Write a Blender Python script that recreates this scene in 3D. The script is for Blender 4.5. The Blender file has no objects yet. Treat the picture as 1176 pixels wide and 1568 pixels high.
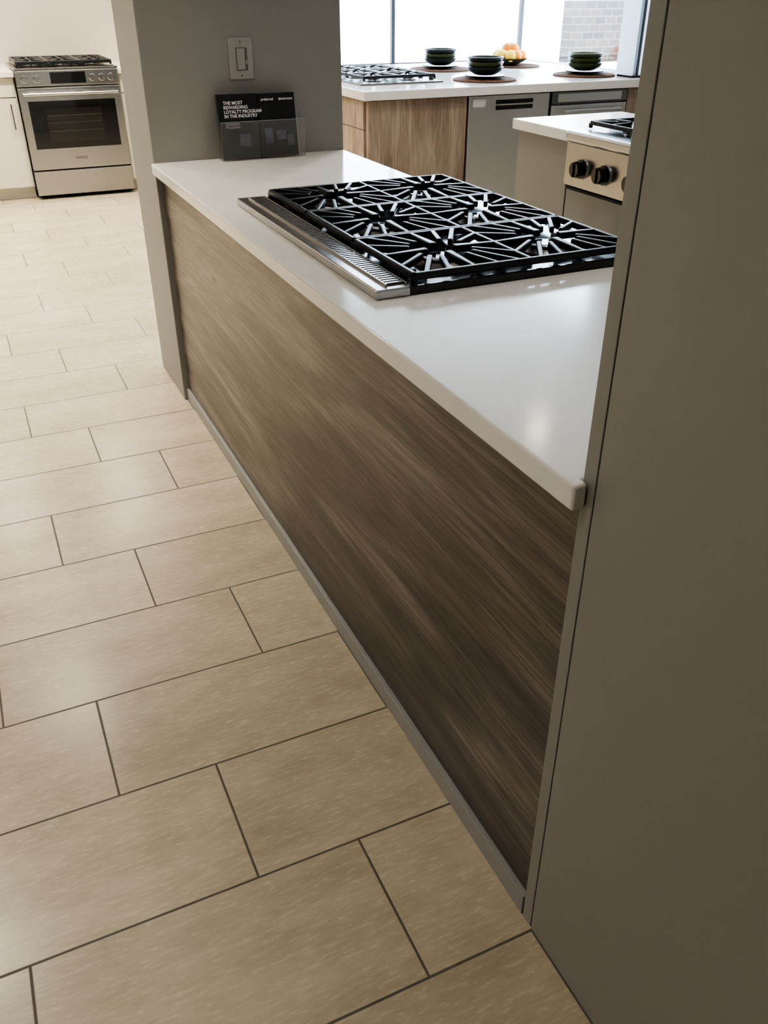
import bpy, bmesh, math, random
from mathutils import Vector, Matrix
random.seed(3)
D=bpy.data; C=bpy.context; SC=C.scene
COL=SC.collection

# ---------------------------------------------------------------- materials
def mat(name, col=(.5,.5,.5), rough=.5, metal=0.0, spec=.5, noise=0.0, nscale=8, stretch=(1,1,1), bump=0.0, coat=0.0, aniso=0.0):
    m=D.materials.new(name); m.use_nodes=True
    nt=m.node_tree; b=nt.nodes['Principled BSDF']
    b.inputs['Base Color'].default_value=(*col,1)
    b.inputs['Roughness'].default_value=rough
    b.inputs['Metallic'].default_value=metal
    b.inputs['Specular IOR Level'].default_value=spec
    b.inputs['Coat Weight'].default_value=coat
    tc=nt.nodes.new('ShaderNodeNewGeometry')
    mp=nt.nodes.new('ShaderNodeMapping'); mp.inputs['Scale'].default_value=stretch
    nt.links.new(tc.outputs['Position'],mp.inputs['Vector'])
    n=nt.nodes.new('ShaderNodeTexNoise'); n.inputs['Scale'].default_value=nscale; n.inputs['Detail'].default_value=5
    nt.links.new(mp.outputs['Vector'],n.inputs['Vector'])
    r=nt.nodes.new('ShaderNodeMix'); r.data_type='RGBA'
    d=[max(0,c*(1-noise)) for c in col]; l=[min(1,c*(1+noise)) for c in col]
    r.inputs[6].default_value=(*d,1); r.inputs[7].default_value=(*l,1)
    nt.links.new(n.outputs['Fac'],r.inputs[0]); nt.links.new(r.outputs[2],b.inputs['Base Color'])
    if bump>0:
        bp=nt.nodes.new('ShaderNodeBump'); bp.inputs['Strength'].default_value=bump; bp.inputs['Distance'].default_value=.002
        nt.links.new(n.outputs['Fac'],bp.inputs['Height']); nt.links.new(bp.outputs['Normal'],b.inputs['Normal'])
    if aniso>0:
        b.inputs['Anisotropic'].default_value=aniso
        cv=nt.nodes.new('ShaderNodeCombineXYZ'); cv.inputs[2].default_value=1.0; cv.inputs[0].default_value=.02
        nt.links.new(cv.outputs[0],b.inputs['Tangent'])
    return m

def M(nt,op,a,b=None,c=None):
    n=nt.nodes.new('ShaderNodeMath'); n.operation=op
    for i,v in enumerate((a,b,c)):
        if v is None: continue
        if isinstance(v,(int,float)): n.inputs[i].default_value=v
        else: nt.links.new(v,n.inputs[i])
    return n.outputs[0]

def floor_mat():
    m=D.materials.new('porcelain_tile'); m.use_nodes=True; nt=m.node_tree; b=nt.nodes['Principled BSDF']; L=nt.links
    g=nt.nodes.new('ShaderNodeNewGeometry'); s=nt.nodes.new('ShaderNodeSeparateXYZ'); L.new(g.outputs['Position'],s.inputs[0])
    LX,PY=.624,.310
    v=M(nt,'DIVIDE',M(nt,'SUBTRACT',s.outputs[1],.728),PY); n=M(nt,'FLOOR',v); fy=M(nt,'SUBTRACT',v,n)
    u=M(nt,'ADD',M(nt,'DIVIDE',M(nt,'SUBTRACT',s.outputs[0],.4225),LX),M(nt,'MULTIPLY',n,1/3)); k=M(nt,'FLOOR',u); fx=M(nt,'SUBTRACT',u,k)
    dx=M(nt,'MULTIPLY',M(nt,'MINIMUM',fx,M(nt,'SUBTRACT',1,fx)),LX)
    dy=M(nt,'MULTIPLY',M(nt,'MINIMUM',fy,M(nt,'SUBTRACT',1,fy)),PY)
    d=M(nt,'MINIMUM',dx,dy)
    mr=nt.nodes.new('ShaderNodeMapRange'); mr.inputs[1].default_value=.0016; mr.inputs[2].default_value=.0034
    L.new(d,mr.inputs[0]); tile=mr.outputs[0]
    cb=nt.nodes.new('ShaderNodeCombineXYZ'); L.new(k,cb.inputs[0]); L.new(n,cb.inputs[1])
    wn=nt.nodes.new('ShaderNodeTexWhiteNoise'); wn.noise_dimensions='3D'; L.new(cb.outputs[0],wn.inputs['Vector'])
    c2=nt.nodes.new('ShaderNodeCombineXYZ')
    L.new(M(nt,'ADD',M(nt,'MULTIPLY',s.outputs[0],3.0),M(nt,'MULTIPLY',wn.outputs['Value'],37)),c2.inputs[0])
    L.new(M(nt,'MULTIPLY',s.outputs[1],8),c2.inputs[1]); L.new(M(nt,'MULTIPLY',wn.outputs['Value'],9),c2.inputs[2])
    n1=nt.nodes.new('ShaderNodeTexNoise'); n1.inputs['Scale'].default_value=.9; n1.inputs['Detail'].default_value=9; n1.inputs['Roughness'].default_value=.66
    n1.inputs['Distortion'].default_value=.15
    L.new(c2.outputs[0],n1.inputs['Vector'])
    c3=nt.nodes.new('ShaderNodeCombineXYZ')
    L.new(M(nt,'ADD',M(nt,'MULTIPLY',s.outputs[0],22),M(nt,'MULTIPLY',wn.outputs['Value'],17)),c3.inputs[0]); L.new(M(nt,'MULTIPLY',s.outputs[1],95),c3.inputs[1])
    n2=nt.nodes.new('ShaderNodeTexNoise'); n2.inputs['Scale'].default_value=1.2; n2.inputs['Detail'].default_value=6; n2.inputs['Roughness'].default_value=.65
    L.new(c3.outputs[0],n2.inputs['Vector'])
    f=M(nt,'ADD',M(nt,'MULTIPLY',n1.outputs['Fac'],.70),M(nt,'MULTIPLY',n2.outputs['Fac'],.30))
    cr=nt.nodes.new('ShaderNodeValToRGB'); e=cr.color_ramp.elements
    e[0].position=.35; e[0].color=(.335,.290,.212,1); e[1].position=.65; e[1].color=(.495,.443,.350,1)
    x=e.new(.5); x.color=(.420,.370,.282,1)
    L.new(f,cr.inputs[0])
    hv=nt.nodes.new('ShaderNodeHueSaturation'); L.new(cr.outputs[0],hv.inputs['Color'])
    L.new(M(nt,'ADD',.94,M(nt,'MULTIPLY',wn.outputs['Value'],.12)),hv.inputs['Value'])
    mx=nt.nodes.new('ShaderNodeMix'); mx.data_type='RGBA'; mx.inputs[6].default_value=(.085,.078,.066,1)
    L.new(tile,mx.inputs[0]); L.new(hv.outputs[0],mx.inputs[7]); L.new(mx.outputs[2],b.inputs['Base Color'])
    L.new(M(nt,'ADD',M(nt,'ADD',.18,M(nt,'MULTIPLY',n2.outputs['Fac'],.16)),M(nt,'MULTIPLY',M(nt,'SUBTRACT',1,tile),.45)),b.inputs['Roughness'])
    bp=nt.nodes.new('ShaderNodeBump'); bp.inputs['Strength'].default_value=.3; bp.inputs['Distance'].default_value=.0015
    L.new(M(nt,'ADD',tile,M(nt,'MULTIPLY',f,.10)),bp.inputs['Height']); L.new(bp.outputs[0],b.inputs['Normal'])
    return m

def wood_mat(name,dark,mid,light,axis,rough=.42,sc=1.0):
    m=D.materials.new(name); m.use_nodes=True; nt=m.node_tree; b=nt.nodes['Principled BSDF']; L=nt.links
    g=nt.nodes.new('ShaderNodeNewGeometry'); mp=nt.nodes.new('ShaderNodeMapping'); L.new(g.outputs['Position'],mp.inputs[0])
    S=[7,7,7]; S[axis]=1.0; mp.inputs['Scale'].default_value=[v*sc for v in S]
    n1=nt.nodes.new('ShaderNodeTexNoise'); n1.inputs['Scale'].default_value=1.0; n1.inputs['Detail'].default_value=6; n1.inputs['Roughness'].default_value=.55; n1.inputs['Distortion'].default_value=1.3
    L.new(mp.outputs[0],n1.inputs['Vector'])
    n2=nt.nodes.new('ShaderNodeTexNoise'); n2.inputs['Scale'].default_value=7; n2.inputs['Detail'].default_value=8; n2.inputs['Roughness'].default_value=.7
    mp2=nt.nodes.new('ShaderNodeMapping'); S=[16,16,16]; S[axis]=.6; mp2.inputs['Scale'].default_value=S
    L.new(g.outputs['Position'],mp2.inputs[0]); L.new(mp2.outputs[0],n2.inputs['Vector'])
    # open pores / fine dark lines
    n3=nt.nodes.new('ShaderNodeTexNoise'); n3.inputs['Scale'].default_value=1.0; n3.inputs['Detail'].default_value=3
    mp4=nt.nodes.new('ShaderNodeMapping'); S=[210,210,210]; S[axis]=5; mp4.inputs['Scale'].default_value=S
    L.new(g.outputs['Position'],mp4.inputs[0]); L.new(mp4.outputs[0],n3.inputs['Vector'])
    pr=nt.nodes.new('ShaderNodeMapRange'); pr.inputs[1].default_value=.34; pr.inputs[2].default_value=.46; pr.inputs[3].default_value=.62; pr.inputs[4].default_value=1.0
    L.new(n3.outputs['Fac'],pr.inputs[0])
    v=nt.nodes.new('ShaderNodeTexVoronoi'); v.inputs['Scale'].default_value=1.0
    mp3=nt.nodes.new('ShaderNodeMapping'); S=[5,5,5]; S[axis]=1.6; mp3.inputs['Scale'].default_value=S
    L.new(g.outputs['Position'],mp3.inputs[0]); L.new(mp3.outputs[0],v.inputs['Vector'])
    kn=nt.nodes.new('ShaderNodeMapRange'); kn.inputs[1].default_value=.01; kn.inputs[2].default_value=.09; L.new(v.outputs['Distance'],kn.inputs[0])
    f=M(nt,'ADD',M(nt,'MULTIPLY',n1.outputs['Fac'],.60),M(nt,'MULTIPLY',n2.outputs['Fac'],.40))
    cr=nt.nodes.new('ShaderNodeValToRGB'); e=cr.color_ramp.elements
    e[0].position=.40; e[0].color=(*dark,1); e[1].position=.61; e[1].color=(*light,1); x=e.new(.5); x.color=(*mid,1)
    L.new(f,cr.inputs[0])
    mx=nt.nodes.new('ShaderNodeMix'); mx.data_type='RGBA'; mx.inputs[6].default_value=(*[c*.5 for c in dark],1)
    L.new(kn.outputs[0],mx.inputs[0]); L.new(cr.outputs[0],mx.inputs[7])
    hv=nt.nodes.new('ShaderNodeHueSaturation'); L.new(mx.outputs[2],hv.inputs['Color']); L.new(pr.outputs[0],hv.inputs['Value'])
    L.new(hv.outputs[0],b.inputs['Base Color'])
    b.inputs['Roughness'].default_value=rough
    bp=nt.nodes.new('ShaderNodeBump'); bp.inputs['Strength'].default_value=.25; bp.inputs['Distance'].default_value=.001
    L.new(M(nt,'ADD',f,M(nt,'MULTIPLY',pr.outputs[0],.4)),bp.inputs['Height']); L.new(bp.outputs[0],b.inputs['Normal'])
    return m

def quartz_mat():
    m=mat('quartz',(.76,.755,.74),.13,noise=.05,nscale=4)
    nt=m.node_tree; L=nt.links; b=nt.nodes['Principled BSDF']
    src=b.inputs['Base Color'].links[0].from_socket
    g=nt.nodes.new('ShaderNodeNewGeometry')
    n=nt.nodes.new('ShaderNodeTexNoise'); n.inputs['Scale'].default_value=2.2; n.inputs['Detail'].default_value=7; n.inputs['Distortion'].default_value=1.2
    L.new(g.outputs['Position'],n.inputs['Vector'])
    d=M(nt,'ABSOLUTE',M(nt,'SUBTRACT',n.outputs['Fac'],.5))
    mr=nt.nodes.new('ShaderNodeMapRange'); mr.inputs[1].default_value=0; mr.inputs[2].default_value=.06; L.new(d,mr.inputs[0])
    mx=nt.nodes.new('ShaderNodeMix'); mx.data_type='RGBA'; mx.inputs[6].default_value=(.73,.72,.695,1)
    L.new(mr.outputs[0],mx.inputs[0]); L.new(src,mx.inputs[7]); L.new(mx.outputs[2],b.inputs['Base Color'])
    return m

def clear_mat(name,base=.03):
    m=D.materials.new(name); m.use_nodes=True; nt=m.node_tree
    for n in list(nt.nodes): nt.nodes.remove(n)
    o=nt.nodes.new('ShaderNodeOutputMaterial'); t=nt.nodes.new('ShaderNodeBsdfTransparent')
    g=nt.nodes.new('ShaderNodeBsdfGlossy'); g.inputs['Roughness'].default_value=.05
    lw=nt.nodes.new('ShaderNodeLayerWeight'); lw.inputs[0].default_value=.5
    f=M(nt,'ADD',M(nt,'MULTIPLY',M(nt,'POWER',lw.outputs['Facing'],5),.7),base)
    mx=nt.nodes.new('ShaderNodeMixShader'); nt.links.new(f,mx.inputs[0]); nt.links.new(t.outputs[0],mx.inputs[1]); nt.links.new(g.outputs[0],mx.inputs[2]); nt.links.new(mx.outputs[0],o.inputs[0])
    return m

def brick_mat():
    m=D.materials.new('exterior_brick'); m.use_nodes=True; nt=m.node_tree; b=nt.nodes['Principled BSDF']
    g=nt.nodes.new('ShaderNodeTexCoord')
    mp=nt.nodes.new('ShaderNodeMapping'); mp.inputs['Rotation'].default_value=(math.pi/2,0,0)
    nt.links.new(g.outputs['Object'],mp.inputs[0])
    t=nt.nodes.new('ShaderNodeTexBrick'); t.inputs['Scale'].default_value=1.5
    t.inputs['Color1'].default_value=(.045,.026,.019,1); t.inputs['Color2'].default_value=(.012,.010,.010,1); t.inputs['Mortar'].default_value=(.07,.06,.05,1)
    nt.links.new(mp.outputs[0],t.inputs['Vector']); nt.links.new(t.outputs[0],b.inputs['Base Color'])
    b.inputs['Roughness'].default_value=.95; b.inputs['Specular IOR Level'].default_value=.1
    return m

FLOOR=floor_mat()
GREYWALL=mat('grey_wall_paint',(.275,.272,.265),.55,noise=.03,nscale=3,bump=.1)
CREAM=mat('cream_wall_paint',(.70,.66,.58),.7,noise=.02,nscale=2)
TAUPE=mat('taupe_wall_paint',(.40,.39,.37),.7,noise=.02,nscale=2)
WHITE=mat('white_ceiling_paint',(.72,.71,.69),.8,noise=.01)
PANEL=mat('taupe_laminate',(.255,.258,.245),.40,noise=.03,nscale=60)
KICK=mat('grey_kick',(.27,.275,.28),.4,noise=.03)
WOODD=wood_mat('dark_oak_laminate',(.042,.034,.030),(.098,.081,.073),(.215,.188,.172),1,.36)
WOODL=wood_mat('light_oak_laminate',(.19,.135,.10),(.29,.22,.17),(.39,.31,.25),2,.5,1.2)
QUARTZ=quartz_mat()
STEEL=mat('brushed_steel',(.36,.36,.36),.22,1.0,noise=.06,nscale=20,stretch=(1,1,30),aniso=.6)
STEELV=mat('vent_steel',(.42,.42,.43),.22,1.0,noise=.04,nscale=20)
STEELD=mat('dark_steel',(.20,.20,.20),.28,1.0,noise=.08,nscale=20)
BLACK=mat('black_enamel',(.008,.008,.009),.12,spec=.35,noise=.1)
IRON=mat('cast_iron',(.011,.014,.019),.36,spec=.22,noise=.2,nscale=40)
GLASSB=mat('black_glass',(.006,.006,.007),.05,noise=.1)
DARK=mat('shadow_gap',(.01,.01,.01),.8,noise=.1)
CABW=mat('cream_cabinet',(.62,.60,.54),.45,noise=.02)
CABG=mat('greige_cabinet',(.22,.212,.20),.45,noise=.02)
ALU=mat('window_aluminium',(.04,.04,.05),.4,.3,noise=.05)
JAMB=mat('white_window_frame',(.62,.70,.78),.5,noise=.02)
SWITCH=mat('grey_switch_plastic',(.35,.345,.33),.35,noise=.02)
CARD=mat('black_card',(.010,.010,.012),.35,noise=.1)
TXT=mat('white_ink',(.8,.8,.8),.6,noise=.01)
ACR=clear_mat('acrylic',.035)
WGL=clear_mat('window_glass')
GREEN=mat('green_glaze',(.045,.058,.025),.22,noise=.25,nscale=25)
DISH=mat('dark_glaze',(.022,.028,.026),.30,spec=.25,noise=.2,nscale=25)
RATTAN=mat('woven_rattan',(.10,.05,.03),.9,spec=.2,noise=.6,nscale=90,bump=.8)
ORANGE=mat('orange_peel',(.9,.30,.02),.5,spec=.3,noise=.1,nscale=40,bump=.2)
LEMON=mat('lemon_peel',(.9,.55,.03),.5,spec=.3,noise=.08,nscale=40,bump=.2)
PAVE=mat('concrete_pavement',(.72,.71,.69),.9,noise=.06,nscale=1)
BRICK=brick_mat()
BRASS=mat('burner_metal',(.14,.14,.14),.35,1.0,noise=.1)

# ---------------------------------------------------------------- helpers
def group(name,loc=(0,0,0)):
    e=D.objects.new(name,None); e.location=loc; e.empty_display_size=.1; COL.objects.link(e); return e
def finish(o,parent,m,bevel=0,seg=2,smooth=False):
    if m: o.data.materials.append(m)
    COL.objects.link(o)
    if parent is not None:
        o.parent=parent; o.matrix_parent_inverse=Matrix.Translation(-parent.location)
    if bevel>0:
        b=o.modifiers.new('bevel','BEVEL'); b.width=bevel; b.segments=seg; b.limit_method='ANGLE'; b.angle_limit=math.radians(40)
    if smooth:
        for p in o.data.polygons: p.use_smooth=True
    return o
def box(name,x0,x1,y0,y1,z0,z1,m,parent=None,bevel=0,seg=2):
    cx,cy,cz=(x0+x1)/2,(y0+y1)/2,(z0+z1)/2
    bm=bmesh.new(); bmesh.ops.create_cube(bm,size=1)
    for v in bm.verts: v.co=Vector((v.co.x*(x1-x0),v.co.y*(y1-y0),v.co.z*(z1-z0)))
    me=D.meshes.new(name); bm.to_mesh(me); bm.free()
    o=D.objects.new(name,me); o.location=(cx,cy,cz)
    return finish(o,parent,m,bevel,seg)
def boxes(name,lst,m,parent=None,bevel=0):
    bm=bmesh.new()
    for (x0,x1,y0,y1,z0,z1) in lst:
        r=bmesh.ops.create_cube(bm,size=1)
        for v in r['verts']: v.co=Vector(((x0+x1)/2+v.co.x*(x1-x0),(y0+y1)/2+v.co.y*(y1-y0),(z0+z1)/2+v.co.z*(z1-z0)))
    me=D.meshes.new(name); bm.to_mesh(me); bm.free()
    return finish(D.objects.new(name,me),parent,m,bevel)
def bar_into(bm,p,q,w,h,w2=None):
    p=Vector(p);q=Vector(q); d=q-p; L=d.length
    if L<1e-5: return
    d.normalize(); up=Vector((0,0,1))
    if abs(d.z)>.95: up=Vector((0,1,0))
    s=d.cross(up).normalized(); t=s.cross(d)
    r=bmesh.ops.create_cube(bm,size=1); c=(p+q)/2
    for v in r['verts']:
        ww=w if (w2 is None or v.co.x<0) else w2
        v.co=c+d*(v.co.x*L)+s*(v.co.y*ww)+t*(v.co.z*h)
def bars(name,segs,w,h,m,parent=None,bevel=.0015):
    bm=bmesh.new()
    for sg in segs:
        bar_into(bm,sg[0],sg[1],w,h,sg[2] if len(sg)>2 else None)
    me=D.meshes.new(name); bm.to_mesh(me); bm.free()
    return finish(D.objects.new(name,me),parent,m,bevel,2)
def lathe(name,prof,loc,m,parent=None,n=40,axis='Z'):
    bm=bmesh.new(); rings=[]
    for r,z in prof:
        rg=[]
        for i in range(n):
            a=2*math.pi*i/n; c,s=math.cos(a)*r,math.sin(a)*r
            if axis=='Z': co=(c,s,z)
            elif axis=='Y': co=(c,z,s)
            else: co=(z,c,s)
            rg.append(bm.verts.new(co))
        rings.append(rg)
    for a,b in zip(rings,rings[1:]):
        for i in range(n):
            bm.faces.new((a[i],a[(i+1)%n],b[(i+1)%n],b[i]))
    bm.faces.new(rings[0]); bm.faces.new(rings[-1])
    bmesh.ops.recalc_face_normals(bm,faces=bm.faces)
    me=D.meshes.new(name); bm.to_mesh(me); bm.free()
    o=D.objects.new(name,me); o.location=loc
    finish(o,parent,m)
    for p in me.polygons: p.use_smooth=len(p.vertices)==4
    e=o.modifiers.new('es','EDGE_SPLIT'); e.split_angle=math.radians(35)
    return o
def prism(name,pts,z0,z1,m,parent=None,bevel=0,seg=3):
    bm=bmesh.new(); vs=[bm.verts.new((x,y,z0)) for x,y in pts]
    f=bm.faces.new(vs); r=bmesh.ops.extrude_face_region(bm,geom=[f])
    for v in r['geom']:
        if isinstance(v,bmesh.types.BMVert): v.co.z=z1
    bmesh.ops.recalc_face_normals(bm,faces=bm.faces)
    me=D.meshes.new(name); bm.to_mesh(me); bm.free()
    return finish(D.objects.new(name,me),parent,m,bevel,seg)
def text(name,body,size,loc,rot,m,parent,bold=0,align='LEFT'):
    cu=D.curves.new(name,'FONT'); cu.body=body; cu.size=size; cu.extrude=.0003; cu.offset=bold; cu.align_x=align
    cu.space_line=.95
    o=D.objects.new(name,cu); o.location=loc; o.rotation_euler=rot; cu.materials.append(m); COL.objects.link(o)
    o.parent=parent; o.matrix_parent_inverse=Matrix.Translation(-parent.location)
    return o

# ---------------------------------------------------------------- room shell
CEIL=3.0; WT=2.9
KY=7.2; KX=4.65
box('floor',-3.1,4.80,-2.6,8.7,-.1,0,FLOOR)
box('ceiling',-3.1,4.80,-2.6,8.7,CEIL,CEIL+.15,WHITE)
box('wall_left',-3.15,-3.0,-2.6,8.7,0,CEIL,TAUPE)
box('wall_front',-3.0,4.65,-2.6,-2.5,0,CEIL,TAUPE)
box('wall_back',-3.0,1.75,8.55,8.7,0,CEIL,CREAM)
box('wall_partition',1.75,1.9,KY+.15,8.7,0,CEIL,CREAM)
boxes('wall_kitchen_back',[(1.75,2.2,KY,KY+.15,0,CEIL),(2.2,4.80,KY,KY+.15,0,.90),(2.2,4.80,KY,KY+.15,WT,CEIL)],GREYWALL)
boxes('wall_right',[(KX,KX+.15,-2.6,5.57,0,CEIL),(KX,KX+.15,5.57,KY,0,.90),(KX,KX+.15,5.57,KY,WT,CEIL)],GREYWALL)
w=group('window_1',(3.4,KY+.05,1.6))
fr=[(2.2,4.62,KY+.02,KY+.06,.90,.925),(2.2,4.62,KY+.02,KY+.06,WT-.03,WT)]
for x in (2.2,3.40,4.625): fr.append((x,x+.030,KY+.02,KY+.06,.925,WT-.03))
boxes('window_frame',fr,ALU,w,.002)
box('window_pane',2.232,4.62,KY+.04,KY+.046,.926,WT-.032,WGL,w)
w=group('window_2',(KX+.05,6.3,1.6))
boxes('window_frame',[(KX+.02,KX+.06,5.86,KY+.01,.90,.925),(KX+.02,KX+.06,5.86,KY+.01,WT-.03,WT),(KX-.015,KX+.09,5.575,5.60,.905,WT),(KX-.015,KX+.09,5.66,5.86,.905,WT)],JAMB,w,.002)
boxes('jamb_recess',[(KX+.01,KX+.09,5.60,5.66,.905,WT)],ALU,w)
box('window_pane',KX+.04,KX+.046,5.865,KY,.926,WT-.032,WGL,w)

PX1=1.353
box('wall_pier',.618,PX1,3.31,3.725,0,CEIL,GREYWALL,bevel=.003)

t=group('tall_cabinet',(1.0,0,1.2))
box('side_panel',.631,.65,-1.2,.7325,0,2.45,PANEL,t,.001)
box('edge_strip',.631,.65,.7350,.7595,0,2.45,PANEL,t,.001)
box('carcass',.650,1.30,-1.2,.745,.0,2.45,PANEL,t)
box('panel_gap',.637,.65,.7325,.735,0,2.45,DARK,t)

# ---------------------------------------------------------------- counter with wood back
k=group('kitchen_counter',(1.0,2.0,0))
CY0,CY1=.747,3.309
Z1=.92; Z0=.882
RY0,RY1=1.542,2.498
prism('countertop',[(.608,CY0),(.6300,CY0),(.6300,.7605),(PX1,.7605),(PX1,RY0),(.712,RY0),(.712,RY1),(PX1,RY1),(PX1,CY1),(.608,CY1)],Z0,Z1,QUARTZ,k,.005,4)
box('wood_back_panel',.640,.660,.763,3.300,.052,Z0-.001,WOODD,k,.001)
box('kick_board',.630,.660,.763,3.305,0,.049,KICK,k,.001)
boxes('carcass',[(.660,1.32,.765,1.530,0,Z0-.001),(.660,1.32,2.51,3.305,0,Z0-.001),(.660,1.32,1.530,2.51,0,.70)],CABG,k)
drs=[]
for a,b in ((.775,1.15),(1.16,1.525),(2.52,2.90),(2.91,3.30)): drs+= [(1.32,1.34,a,b,.10,.68),(1.32,1.34,a,b,.69,.87)]
drs+=[(1.32,1.34,1.545,2.02,.10,.69),(1.32,1.34,2.03,2.50,.10,.69)]
boxes('door_fronts',drs,CABG,k,.002)

# ---------------------------------------------------------------- rangetop
def grate(parent,x0,x1,y0,y1,z,cells=2,alongx=True,w=.011,h=.014,fine=True):
    segs=[]; F=z
    c=[(x0,y0),(x1,y0),(x1,y1),(x0,y1)]
    for i in range(4): segs.append(((*c[i],F),(*c[(i+1)%4],F)))
    dxx=(x1-x0)/cells if alongx else (x1-x0); dyy=(y1-y0) if alongx else (y1-y0)/cells
    for i in range(cells):
        if alongx: a0,a1,b0,b1=x0+i*dxx,x0+(i+1)*dxx,y0,y1
        else: a0,a1,b0,b1=x0,x1,y0+i*dyy,y0+(i+1)*dyy
        if i>0:
            segs.append(((a0,b0,F),(a0,b1,F)) if alongx else ((a0,b0,F),(a1,b0,F)))
        cx,cy=(a0+a1)/2,(b0+b1)/2; hx,hy=(a1-a0)/2,(b1-b0)/2
        for sx in (-1,1):
            if fine:
                # tapered main fingers + fan of slanted fingers on each long side
                segs.append(((cx+sx*hx,cy,F),(cx+sx*.034,cy,F+.003),w*1.7))
                segs.append(((cx,cy+sx*hy,F),(cx,cy+sx*.034,F+.003),w*1.7))
                for sy in (-1,1):
                    segs.append(((cx+sx*hx*.42,cy+sy*hy,F),(cx+sx*.030,cy+sy*.062,F+.003)))
                    segs.append(((cx+sx*hx*.80,cy+sy*hy,F),(cx+sx*.052,cy+sy*.050,F+.003)))
                    segs.append(((cx+sx*hx,cy+sy*hy*.60,F),(cx+sx*.062,cy+sy*.030,F+.003)))
            else:
                segs.append(((cx+sx*hx,cy,F),(cx+sx*.026,cy,F+.003)))
                segs.append(((cx,cy+sx*hy,F),(cx,cy+sx*.026,F+.003)))
                for sy in (-1,1):
                    segs.append(((cx+sx*hx,cy+sy*hy,F),(cx+sx*.050,cy+sy*.050,F+.003)))
    for (x,y) in c: segs.append(((x,y,F),(x,y,F-.022)))
    return bars('grate',segs,w,h,IRON,parent,min(w,h)*.28)
def burner(parent,cx,cy,z):
    lathe('burner_base',[(.056,0),(.056,.004),(.046,.008),(.042,.012)],(cx,cy,z),BRASS,parent,32)
    lathe('burner_cap',[(.038,0),(.041,.002),(.039,.006),(.026,.008)],(cx,cy,z+.0122),BLACK,parent,32)
def knob(name,p,axis,sgn,m,parent,r=.024,d=.032):
    prof=[(r*1.18,0),(r*1.18,.004),(r*.9,.006),(r*.82,d*.55),(r,d*.62),(r*.92,d)]
    prof=[(a,b*sgn) for a,b in prof]
    lathe(name,prof,p,m,parent,32,axis)
    if axis=='X': box(name+'_grip',min(p[0]+sgn*d,p[0]+sgn*(d+.007)),max(p[0]+sgn*d,p[0]+sgn*(d+.007)),p[1]-.005,p[1]+.005,p[2]-r*.85,p[2]+r*.85,m,parent,.001)
    else: box(name+'_grip',p[0]-.005,p[0]+.005,min(p[1]+sgn*d,p[1]+sgn*(d+.007)),max(p[1]+sgn*d,p[1]+sgn*(d+.007)),p[2]-r*.85,p[2]+r*.85,m,parent,.001)

c=group('gas_rangetop',(1.05,2.03,.92))
box('burner_pan',.770,1.358,RY0+.002,RY1-.002,.80,.924,BLACK,c,.003)
boxes('pan_rim',[(.768,1.36,RY0-.003,RY0+.005,.9205,.938),(.768,1.36,RY1-.005,RY1+.003,.9205,.938)],BLACK,c,.002)
box('vent_body',.690,.768,RY0-.008,RY1+.012,.9205,.940,STEELV,c,.004,3)
sl=[]; y=RY0+.02
while y<RY1-.02:
    sl.append((.724,.762,y,y+.0070,.9402,.9440)); y+=.0145
boxes('vent_louvres',sl,STEELV,c,.0006)
box('vent_recess',.723,.763,RY0+.012,RY1-.012,.9395,.9405,DARK,c)
boxes('vent_frame',[(.719,.723,RY0+.010,RY1-.010,.938,.945),(.763,.767,RY0+.010,RY1-.010,.938,.945)],STEELV,c,.001)
gy=(RY1-RY0-.012)/3
for i in range(3):
    y0=RY0+.006+i*gy+.006; y1=RY0+.006+(i+1)*gy-.006
    grate(c,.785,1.345,y0,y1,.953,w=.0115,h=.016)
    for cx in (.785+.14,.785+.42): burner(c,cx,(y0+y1)/2,.9245)
prism('front_bullnose',[(1.360,RY0),(1.42,RY0),(1.42,RY1),(1.360,RY1)],.79,.931,STEEL,c,.012,4)
for i in range(6): knob('knob',(1.42,RY0+.10+i*.15,.86),'X',1,BLACK,c)

# ---------------------------------------------------------------- wall switch
s=group('light_switch',(.968,3.309,1.242))
box('cover_plate',.926,1.012,3.3025,3.3095,1.178,1.308,SWITCH,s,.003,3)
box('paddle_frame',.950,.991,3.3000,3.3026,1.206,1.278,mat('switch_line',(.14,.135,.12),.5,noise=.02),s,.001)
box('paddle',.953,.981,3.2965,3.3000,1.209,1.275,SWITCH,s,.002)
box('dimmer_slider',.983,.989,3.296,3.3000,1.225,1.240,SWITCH,s,.001)
for z in (1.190,1.296): lathe('screw',[(.003,0),(.003,-.001)],(.968,3.3025,z),STEELD,s,12,'Y')

# ---------------------------------------------------------------- brochure holder
h=group('brochure_holder',(1.0,3.27,.92))
hz=.921
X0,X1=.850,1.162
def lean_quad(name,x0,x1,ya,za,yb,zb,t,m,parent):
    bm=bmesh.new()
    v=[(x0,ya,za),(x1,ya,za),(x1,yb,zb),(x0,yb,zb)]
    a=[bm.verts.new(p) for p in v]; b=[bm.verts.new((p[0],p[1]+t,p[2])) for p in v]
    bm.faces.new(a); bm.faces.new(b[::-1])
    for i in range(4): bm.faces.new((a[i],b[i],b[(i+1)%4],a[(i+1)%4]))
    bmesh.ops.recalc_face_normals(bm,faces=bm.faces)
    me=D.meshes.new(name); bm.to_mesh(me); bm.free()
    return finish(D.objects.new(name,me),parent,m)
box('base',X0,X1,3.222,3.282,hz,hz+.004,ACR,h)
lean_quad('back_plate',X0,X1,3.262,hz+.004,3.296,hz+.205,.003,ACR,h)
lean_quad('front_pocket',X0-.002,X1+.002,3.224,hz+.004,3.206,hz+.130,.003,ACR,h)
EDGE=mat('acrylic_edge',(.30,.33,.35),.15,noise=.02)
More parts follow.
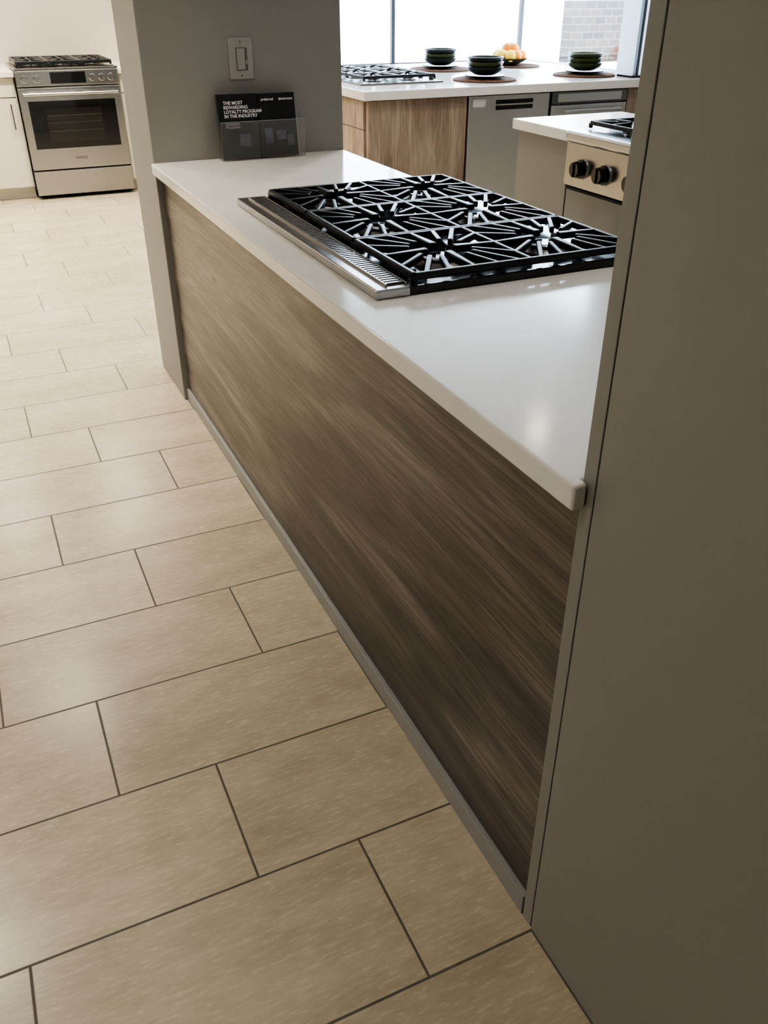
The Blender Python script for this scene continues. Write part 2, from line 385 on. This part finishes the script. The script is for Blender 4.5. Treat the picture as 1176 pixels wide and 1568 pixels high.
lean_quad('pocket_rim',X0-.002,X1+.002,3.2058,hz+.130,3.2056,hz+.1315,.003,EDGE,h)
lean_quad('pocket_corner_edge',X1,X1+.002,3.224,hz+.004,3.206,hz+.130,.003,EDGE,h)
for x in (X0,1.0,X1-.003):
    bm=bmesh.new()
    v=[(x,3.2275,hz+.004),(x,3.261,hz+.004),(x,3.284,hz+.14),(x,3.2095,hz+.130)]
    a=[bm.verts.new(p) for p in v]; b=[bm.verts.new((p[0]+.003,p[1],p[2])) for p in v]
    bm.faces.new(a); bm.faces.new(b[::-1])
    for i in range(4): bm.faces.new((a[i],b[i],b[(i+1)%4],a[(i+1)%4]))
    bmesh.ops.recalc_face_normals(bm,faces=bm.faces)
    me=D.meshes.new('side'); bm.to_mesh(me); bm.free(); finish(D.objects.new('side_wall',me),h,ACR)
lean_quad('brochure_stack_a',.856,.998,3.236,hz+.005,3.262,hz+.214,.020,CARD,h)
lean_quad('brochure_stack_b',1.003,1.143,3.236,hz+.005,3.262,hz+.212,.020,CARD,h)
ang=math.atan2(.026,.209)
text('brochure_text','THE MOST\nREWARDING\nLOYALTY PROGRAM\nIN THE INDUSTRY',.0150,(.876,3.2580-.0015,hz+.182),(math.pi/2-ang,0,0),TXT,h,.0003)
text('brochure_small_text','REWARDS\nPROGRAM',.011,(.878,3.2505-.002,hz+.115),(math.pi/2-ang,0,0),SWITCH,h)
text('brochure_logo','preferred      showroom',.012,(1.016,3.2598-.0015,hz+.190),(math.pi/2-ang,0,0),TXT,h,.0002)
for i,(x0,x1,z0,z1) in enumerate(((.925,.965,.045,.085),(1.02,1.05,.05,.10),(1.065,1.10,.06,.09),(1.105,1.13,.04,.075))):
    ya=3.236+.026*(z0-.005)/.209-.0012; yb=3.236+.026*(z1-.005)/.209-.0012
    lean_quad('picture_patch',x0,x1,ya,hz+z0,yb,hz+z1,.0008,mat('ink%d'%i,(.06,.07,.10),.4,noise=.9,nscale=80),h)

# ---------------------------------------------------------------- freestanding range (far left)
r=group('gas_range',(.88,8.0,0)); x0,x1=.490,1.250; yf=7.68
box('body',x0,x1,yf+.03,8.40,.06,.90,STEELD,r)
box('toe_base',x0+.02,x1-.02,yf+.07,8.3,.0,.06,DARK,r)
box('control_panel',x0,x1,yf-.005,yf+.03,.815,.925,STEEL,r,.006)
box('cooktop',x0-.002,x1+.002,yf+.0,8.40,.9255,.94,STEELD,r,.004)
box('cooktop_pan',x0+.02,x1-.02,yf+.04,8.36,.9402,.944,BLACK,r)
for i in range(3):
    a=x0+.03+i*.236; grate(r,a,a+.222,yf+.06,8.34,.972,2,False,.016,.024,False)
    for yy in (yf+.06+.145,yf+.06+.435): burner(r,a+.111,yy,.9445)
box('display',x0+.25,x1-.25,yf-.0075,yf-.005,.832,.910,GLASSB,r,.001)
for xx in (x0+.06,x0+.15,x1-.20,x1-.13,x1-.06): knob('knob',(xx,yf-.005,.868),'Y',-1,STEELV,r,.023,.034)
box('oven_door',x0,x1,yf-.01,yf+.03,.222,.808,STEEL,r,.005)
box('oven_window',x0+.055,x1-.055,yf-.0135,yf-.010,.375,.715,GLASSB,r,.001)
box('inner_window',x0+.17,x1-.17,yf-.0145,yf-.0135,.42,.66,mat('oven_inner',(.012,.011,.010),.15,noise=.5,nscale=9,stretch=(1,1,6)),r)
bars('oven_racks',[((x0+.18,yf-.0150,z),(x1-.18,yf-.0150,z)) for z in (.50,.56,.61)],.0006,.002,STEELD,r,0)
boxes('door_gaps',[(x0+.004,x1-.004,yf+.0,yf+.028,.809,.814),(x0+.004,x1-.004,yf+.0,yf+.028,.213,.221)],DARK,r)
box('drawer',x0,x1,yf-.01,yf+.03,.03,.212,STEEL,r,.005)
lathe('door_handle',[(.013,-.35),(.013,.35)],((x0+x1)/2,yf-.065,.765),STEELV,r,24,'X')
boxes('handle_mounts',[(x0+.05,x0+.075,yf-.062,yf-.01,.755,.775),(x1-.075,x1-.05,yf-.062,yf-.01,.755,.775)],STEELV,r,.002)
text('nameplate','RANGE',.028,((x0+x1)/2,yf-.0105,.29),(math.pi/2,0,0),DARK,r,0,'CENTER')

b=group('base_cabinet',(-.6,8.1,0)); q=.12
box('carcass',-1.9,.482,7.88-q,8.545,.09,.88,CABW,b)
box('toe_kick',-1.9,.482,7.93-q,8.5,0,.09,CABW,b)
box('worktop',-1.92,.486,7.83-q,8.548,.881,.92,QUARTZ,b,.003)
fr=[];hs=[]
for i in range(4):
    a=.480-(i+1)*.60; bb=a+.594
    fr+=[(a,bb,7.86-q,7.88-q,.745,.875),(a,bb,7.86-q,7.88-q,.095,.738)]
    hx=bb-.05 if i%2==0 else a+.05
    hs+=[((hx,7.835-q,.52),(hx,7.835-q,.70)),((hx,7.86-q,.54),(hx,7.835-q,.54)),((hx,7.86-q,.68),(hx,7.835-q,.68)),((a+.2,7.835-q,.81),(bb-.2,7.835-q,.81)),((a+.22,7.86-q,.81),(a+.22,7.835-q,.81)),((bb-.22,7.86-q,.81),(bb-.22,7.835-q,.81))]
boxes('fronts',fr,CABW,b,.002); bars('handles',hs,.010,.010,STEELD,b)
b=group('base_cabinet',(1.5,8.1,0))
box('carcass',1.260,1.74,7.88-q,8.545,.09,.88,CABW,b); box('toe_kick',1.26,1.74,7.93-q,8.5,0,.09,CABW,b)
box('worktop',1.256,1.745,7.83-q,8.548,.881,.92,QUARTZ,b,.003)
boxes('fronts',[(1.263,1.737,7.86-q,7.88-q,.745,.875),(1.263,1.737,7.86-q,7.88-q,.095,.738)],CABW,b,.002)
bars('handles',[((1.34,7.835-q,.52),(1.34,7.835-q,.70)),((1.34,7.86-q,.54),(1.34,7.835-q,.54)),((1.34,7.86-q,.68),(1.34,7.835-q,.68))],.01,.01,STEELD,b)

# ---------------------------------------------------------------- window counter
b=group('window_counter',(3.4,6.0,0)); FY=5.25
prism('countertop',[(2.29,FY),(4.645,FY),(4.645,KY-.005),(2.29,KY-.005)],.868,.92,QUARTZ,b,.004,3)
boxes('carcass',[(2.33,3.022,FY+.06,KY-.01,.09,.867),(4.302,4.64,FY+.06,KY-.01,.09,.867),(3.022,4.302,FY+.66,KY-.01,.09,.867)],WOODL,b)
boxes('toe_kick',[(2.38,3.02,FY+.12,6.9,0,.09),(4.302,4.64,FY+.12,6.9,0,.09)],DARK,b)
boxes('wood_fronts',[(2.325,3.022,FY+.03,FY+.06,.095,.862),(4.305,4.64,FY+.03,FY+.06,.095,.862)],WOODL,b,.0015)
boxes('drawer_fronts',[(2.31,2.33,FY+.065+i*.55,FY+.065+(i+1)*.55-.004,z0,z1) for i in range(3) for z0,z1 in ((.70,.862),(.40,.696),(.095,.396))],WOODL,b,.0015)

STEELW=mat('dishwasher_steel',(.60,.60,.60),.33,1.0,noise=.06,nscale=20,stretch=(1,1,30),aniso=.5)
def dishwasher(x0,x1,panel):
    d=group('dishwasher',((x0+x1)/2,FY+.03,0))
    box('door',x0,x1,FY+.018,FY+.055,.10,.862 if panel else .78,STEELW,d,.004)
    box('tub',x0+.004,x1-.004,FY+.056,FY+.62,.10,.860,STEELD,d)
    box('toe',x0,x1,FY+.06,FY+.58,.0,.099,DARK,d)
    boxes('side_gap',[(x0-.004,x0,FY+.03,FY+.05,.10,.862),(x1,x1+.004,FY+.03,FY+.05,.10,.862)],DARK,d)
    if panel:
        box('handle_recess',x0+.20,x1-.13,FY+.0165,FY+.0182,.775,.835,GLASSB,d,.001)
        box('handle_lip',x0+.20,x1-.13,FY+.008,FY+.018,.802,.810,STEELW,d,.001)
        box('label',x0+.03,x0+.12,FY+.0168,FY+.018,.80,.845,mat('label_grey',(.5,.5,.5),.5,noise=.1),d)
    else:
        box('control_panel',x0,x1,FY+.018,FY+.055,.79,.862,STEELD,d,.003)
        box('display',x0+.05,x1-.05,FY+.0168,FY+.018,.80,.85,STEELW,d)
        lathe('handle',[(.011,-.24),(.011,.24)],((x0+x1)/2,FY-.02,.745),STEELW,d,20,'X')
        boxes('mounts',[(x0+.08,x0+.10,FY-.02,FY+.018,.737,.753),(x1-.10,x1-.08,FY-.02,FY+.018,.737,.753)],STEELW,d)
dishwasher(3.032,3.648,True); dishwasher(3.668,4.292,False)

c=group('gas_cooktop',(2.75,6.1,.92))
box('tray',2.42,3.02,5.60,6.50,.9205,.930,STEELD,c,.003)
for i in range(3):
    y0=5.62+i*.288; grate(c,2.45,2.96,y0,y0+.276,.965,2,True,.014,.018,False)
    for cx in (2.5775,2.8325): burner(c,cx,y0+.138,.9305)
for i in range(5): lathe('knob',[(.018,0),(.018,.02),(.014,.022)],(2.99,5.72+i*.16,.9302),STEELD,c,20)

def setting(cx,cy,n=3,top=DISH):
    g=group('bowl_stack',(cx,cy,.936))
    z=.9335
    lathe('plate',[(.07,0),(.075,.004),(.140,.016),(.143,.021),(.134,.020),(.07,.008)],(cx,cy,z),DISH,g,40)
    z+=.0202
    for i in range(n):
        lathe('bowl',[(.055,0),(.072,.004),(.112,.026),(.124,.050),(.119,.050),(.104,.028),(.06,.008)],(cx,cy,z),(GREEN if i%2 else top),g,40)
        z+=.030
def placemat(cx,cy,r):
    k=12; prof=[(r,0),(r,.008)]
    for i in range(k): 
        rr=r*(1-(i+.5)/k); prof+= [(rr+r*.25/k,.009),(rr,.012),(rr-r*.25/k,.009)]
    return lathe('placemat',prof,(cx,cy,.9205),RATTAN,None,48)
for cx,cy,rr in ((3.47,6.50,.235),(3.34,5.61,.215),(4.18,5.64,.22),(4.17,6.55,.20)): placemat(cx,cy,rr)
setting(3.47,6.50,3); setting(3.34,5.61,3,DISH); setting(4.18,5.64,3,GREEN)
g=group('fruit_bowl',(4.13,6.55,.936))
FX,FYY=4.12,6.55
lathe('bowl',[(.06,0),(.065,.004),(.10,.02),(.15,.05),(.146,.05),(.10,.026),(.05,.01)],(FX,FYY,.9335),DISH,g,40)
for i in range(9):
    a=i*2.4; rr=.085 if i%3 else .03; z=.990+(.055 if i%3==0 else .01)
    bm=bmesh.new(); bmesh.ops.create_icosphere(bm,subdivisions=3,radius=.046)
    le=i%3==1
    for v in bm.verts:
        if le: v.co.x*=1.25
        v.co.z*=.94
    me=D.meshes.new('fruit'); bm.to_mesh(me); bm.free(); o=D.objects.new('lemon' if le else 'orange',me); o.location=(FX+math.cos(a)*rr,FYY+math.sin(a)*rr,z); o.rotation_euler=(0,.2,a)
    finish(o,g,LEMON if le else ORANGE,smooth=True)
box('serving_tray',4.36,4.60,5.33,5.50,.9205,.935,BLACK,None,.004)

# ---------------------------------------------------------------- island with rangetop (right)
i_=group('kitchen_island',(2.9,3.3,0)); IX=2.45
PY0,PY1=2.45,3.366
prism('countertop',[(IX,3.372),(3.10,3.372),(3.10,3.83),(IX,3.83)],.875,.92,QUARTZ,i_,.004,3)
box('cabinet',IX+.035,3.08,3.378,3.80,.09,.874,CABG,i_,.002)
boxes('toe',[(IX+.09,3.05,3.378,3.77,0,.089),(IX+.09,3.05,PY0,3.377,0,.089)],DARK,i_)
box('cabinet_side',IX+.02,IX+.035,3.380,3.798,.10,.872,CABG,i_,.001)
box('drawer_box',IX+.035,3.08,PY0,PY1,.09,.68,CABG,i_,.002)
boxes('drawer_fronts',[(IX+.015,IX+.035,PY0+.002,PY1-.002,.395,.678),(IX+.015,IX+.035,PY0+.002,PY1-.002,.10,.390)],CABG,i_,.002)
STEELR=mat('rangetop_steel',(.30,.29,.28),.24,1.0,noise=.06,nscale=20)
p=group('gas_rangetop',(2.9,2.9,.8))
box('body',IX+.05,3.08,PY0,PY1,.70,.90,STEELD,p,.002)
prism('front_ledge',[(IX-.02,PY0),(IX+.08,PY0),(IX+.08,PY1),(IX-.02,PY1)],.880,.925,STEEL,p,.014,5)
box('control_panel',IX-.005,IX+.05,PY0,PY1,.700,.879,STEELR,p,.004)
box('pan',IX+.082,3.08,PY0+.01,PY1-.01,.901,.922,BLACK,p,.003)
for i in range(3):
    y0=PY0+.015+i*.298; grate(p,IX+.10,3.06,y0,y0+.288,.950,fine=False,w=.014,h=.018); 
    for cx in (IX+.1+.128,IX+.1+.383): burner(p,cx,y0+.144,.9225)
for yy in (3.235,3.075,2.875,2.72,2.60,2.50):
    lathe('knob_bezel',[(.044,0),(.042,-.008)],(IX-.005,yy,.782),STEELV,p,32,'X')
    knob('knob',(IX-.0132,yy,.782),'X',-1,BLACK,p,.034,.040)

# ---------------------------------------------------------------- exterior
box('exterior_ground',-30,60,7.4,80,-.25,-.15,PAVE)
box('exterior_ground_side',4.9,60,-30,7.4,-.25,-.15,PAVE)
bb=group('brick_building',(20,20,0))
box('facade',14.3,26,20,20.4,-.15,1.2,BRICK,bb)
box('upper_facade',14.3,26,20.05,20.4,1.2,5,PAVE,bb)
boxes('storefront_glass',[(14.8+i*3.2,17+i*3.2,19.98,20.05,1.25,3.4) for i in range(3)],GLASSB,bb)
boxes('cornice',[(14.2,26.1,19.8,20.5,5,5.3)],PAVE,bb)

# ---------------------------------------------------------------- lights
W=D.worlds.new('World'); SC.world=W; W.use_nodes=True
bg=W.node_tree.nodes['Background']; bg.inputs[0].default_value=(.64,.82,1.0,1); bg.inputs[1].default_value=16
su=D.lights.new('sun','SUN'); su.energy=14; su.angle=.01; su.color=(1,.95,.88)
so=D.objects.new('sun',su); so.rotation_euler=(math.radians(50),0,math.radians(-30)); so.location=(0,0,10); COL.objects.link(so)

RING=mat('downlight_trim',(.8,.8,.78),.4,noise=.01)
EM=D.materials.new('lamp_lens'); EM.use_nodes=True
eb=EM.node_tree.nodes['Principled BSDF']; eb.inputs['Emission Color'].default_value=(1,.88,.72,1); eb.inputs['Emission Strength'].default_value=60
def downlight(x,y,power,angle=110,col=(1,.88,.70),blend=.7,r=.05):
    g=group('recessed_downlight',(x,y,CEIL))
    lathe('trim_ring',[(.085,0),(.085,-.006),(.060,-.008),(.058,0)],(x,y,CEIL-.0005),RING,g,32)
    lathe('lens',[(.055,-.0085),(.054,-.0095)],(x,y,CEIL-.0005),EM,g,24)
    l=D.lights.new('lamp','SPOT'); l.energy=power; l.spot_size=math.radians(angle); l.spot_blend=blend; l.color=col; l.shadow_soft_size=r
    o=D.objects.new('lamp',l); o.location=(x,y,CEIL-.02); COL.objects.link(o); o.parent=g; o.matrix_parent_inverse=Matrix.Translation(-g.location)
downlight(.15,3.0,130,62,blend=1)
downlight(-.9,3.3,120)
downlight(-.1,5.0,230)
downlight(-1.5,5.2,230)
downlight(.45,6.6,290,col=(1,.85,.64))
downlight(1.15,6.6,290,col=(1,.85,.64))
downlight(-.9,6.6,290,col=(1,.85,.64))
downlight(.75,7.9,150,150)
downlight(-.3,7.9,150,150)
downlight(-.9,.8,62,col=(1,.92,.80))
downlight(-2.2,.6,90,col=(1,.92,.80))
downlight(1.9,2.0,45,col=(1,.92,.80))
downlight(1.9,3.9,80,col=(1,.92,.80))
downlight(3.2,4.4,110,col=(1,.92,.80))
downlight(3.6,2.2,70,col=(1,.92,.80))

# ---------------------------------------------------------------- camera
cam=D.cameras.new('camera'); co=D.objects.new('camera',cam); COL.objects.link(co)
cam.sensor_fit='VERTICAL'; cam.sensor_height=36; cam.sensor_width=27; cam.lens=36*1309/1568
co.location=(0,0,1.455)
co.rotation_euler=(math.radians(90-31.5),0,math.radians(-24.76))
cam.clip_start=.02; cam.clip_end=200
SC.camera=co
SC.view_settings.exposure=0.3
try: SC.view_settings.look='AgX - Medium High Contrast'
except Exception: pass
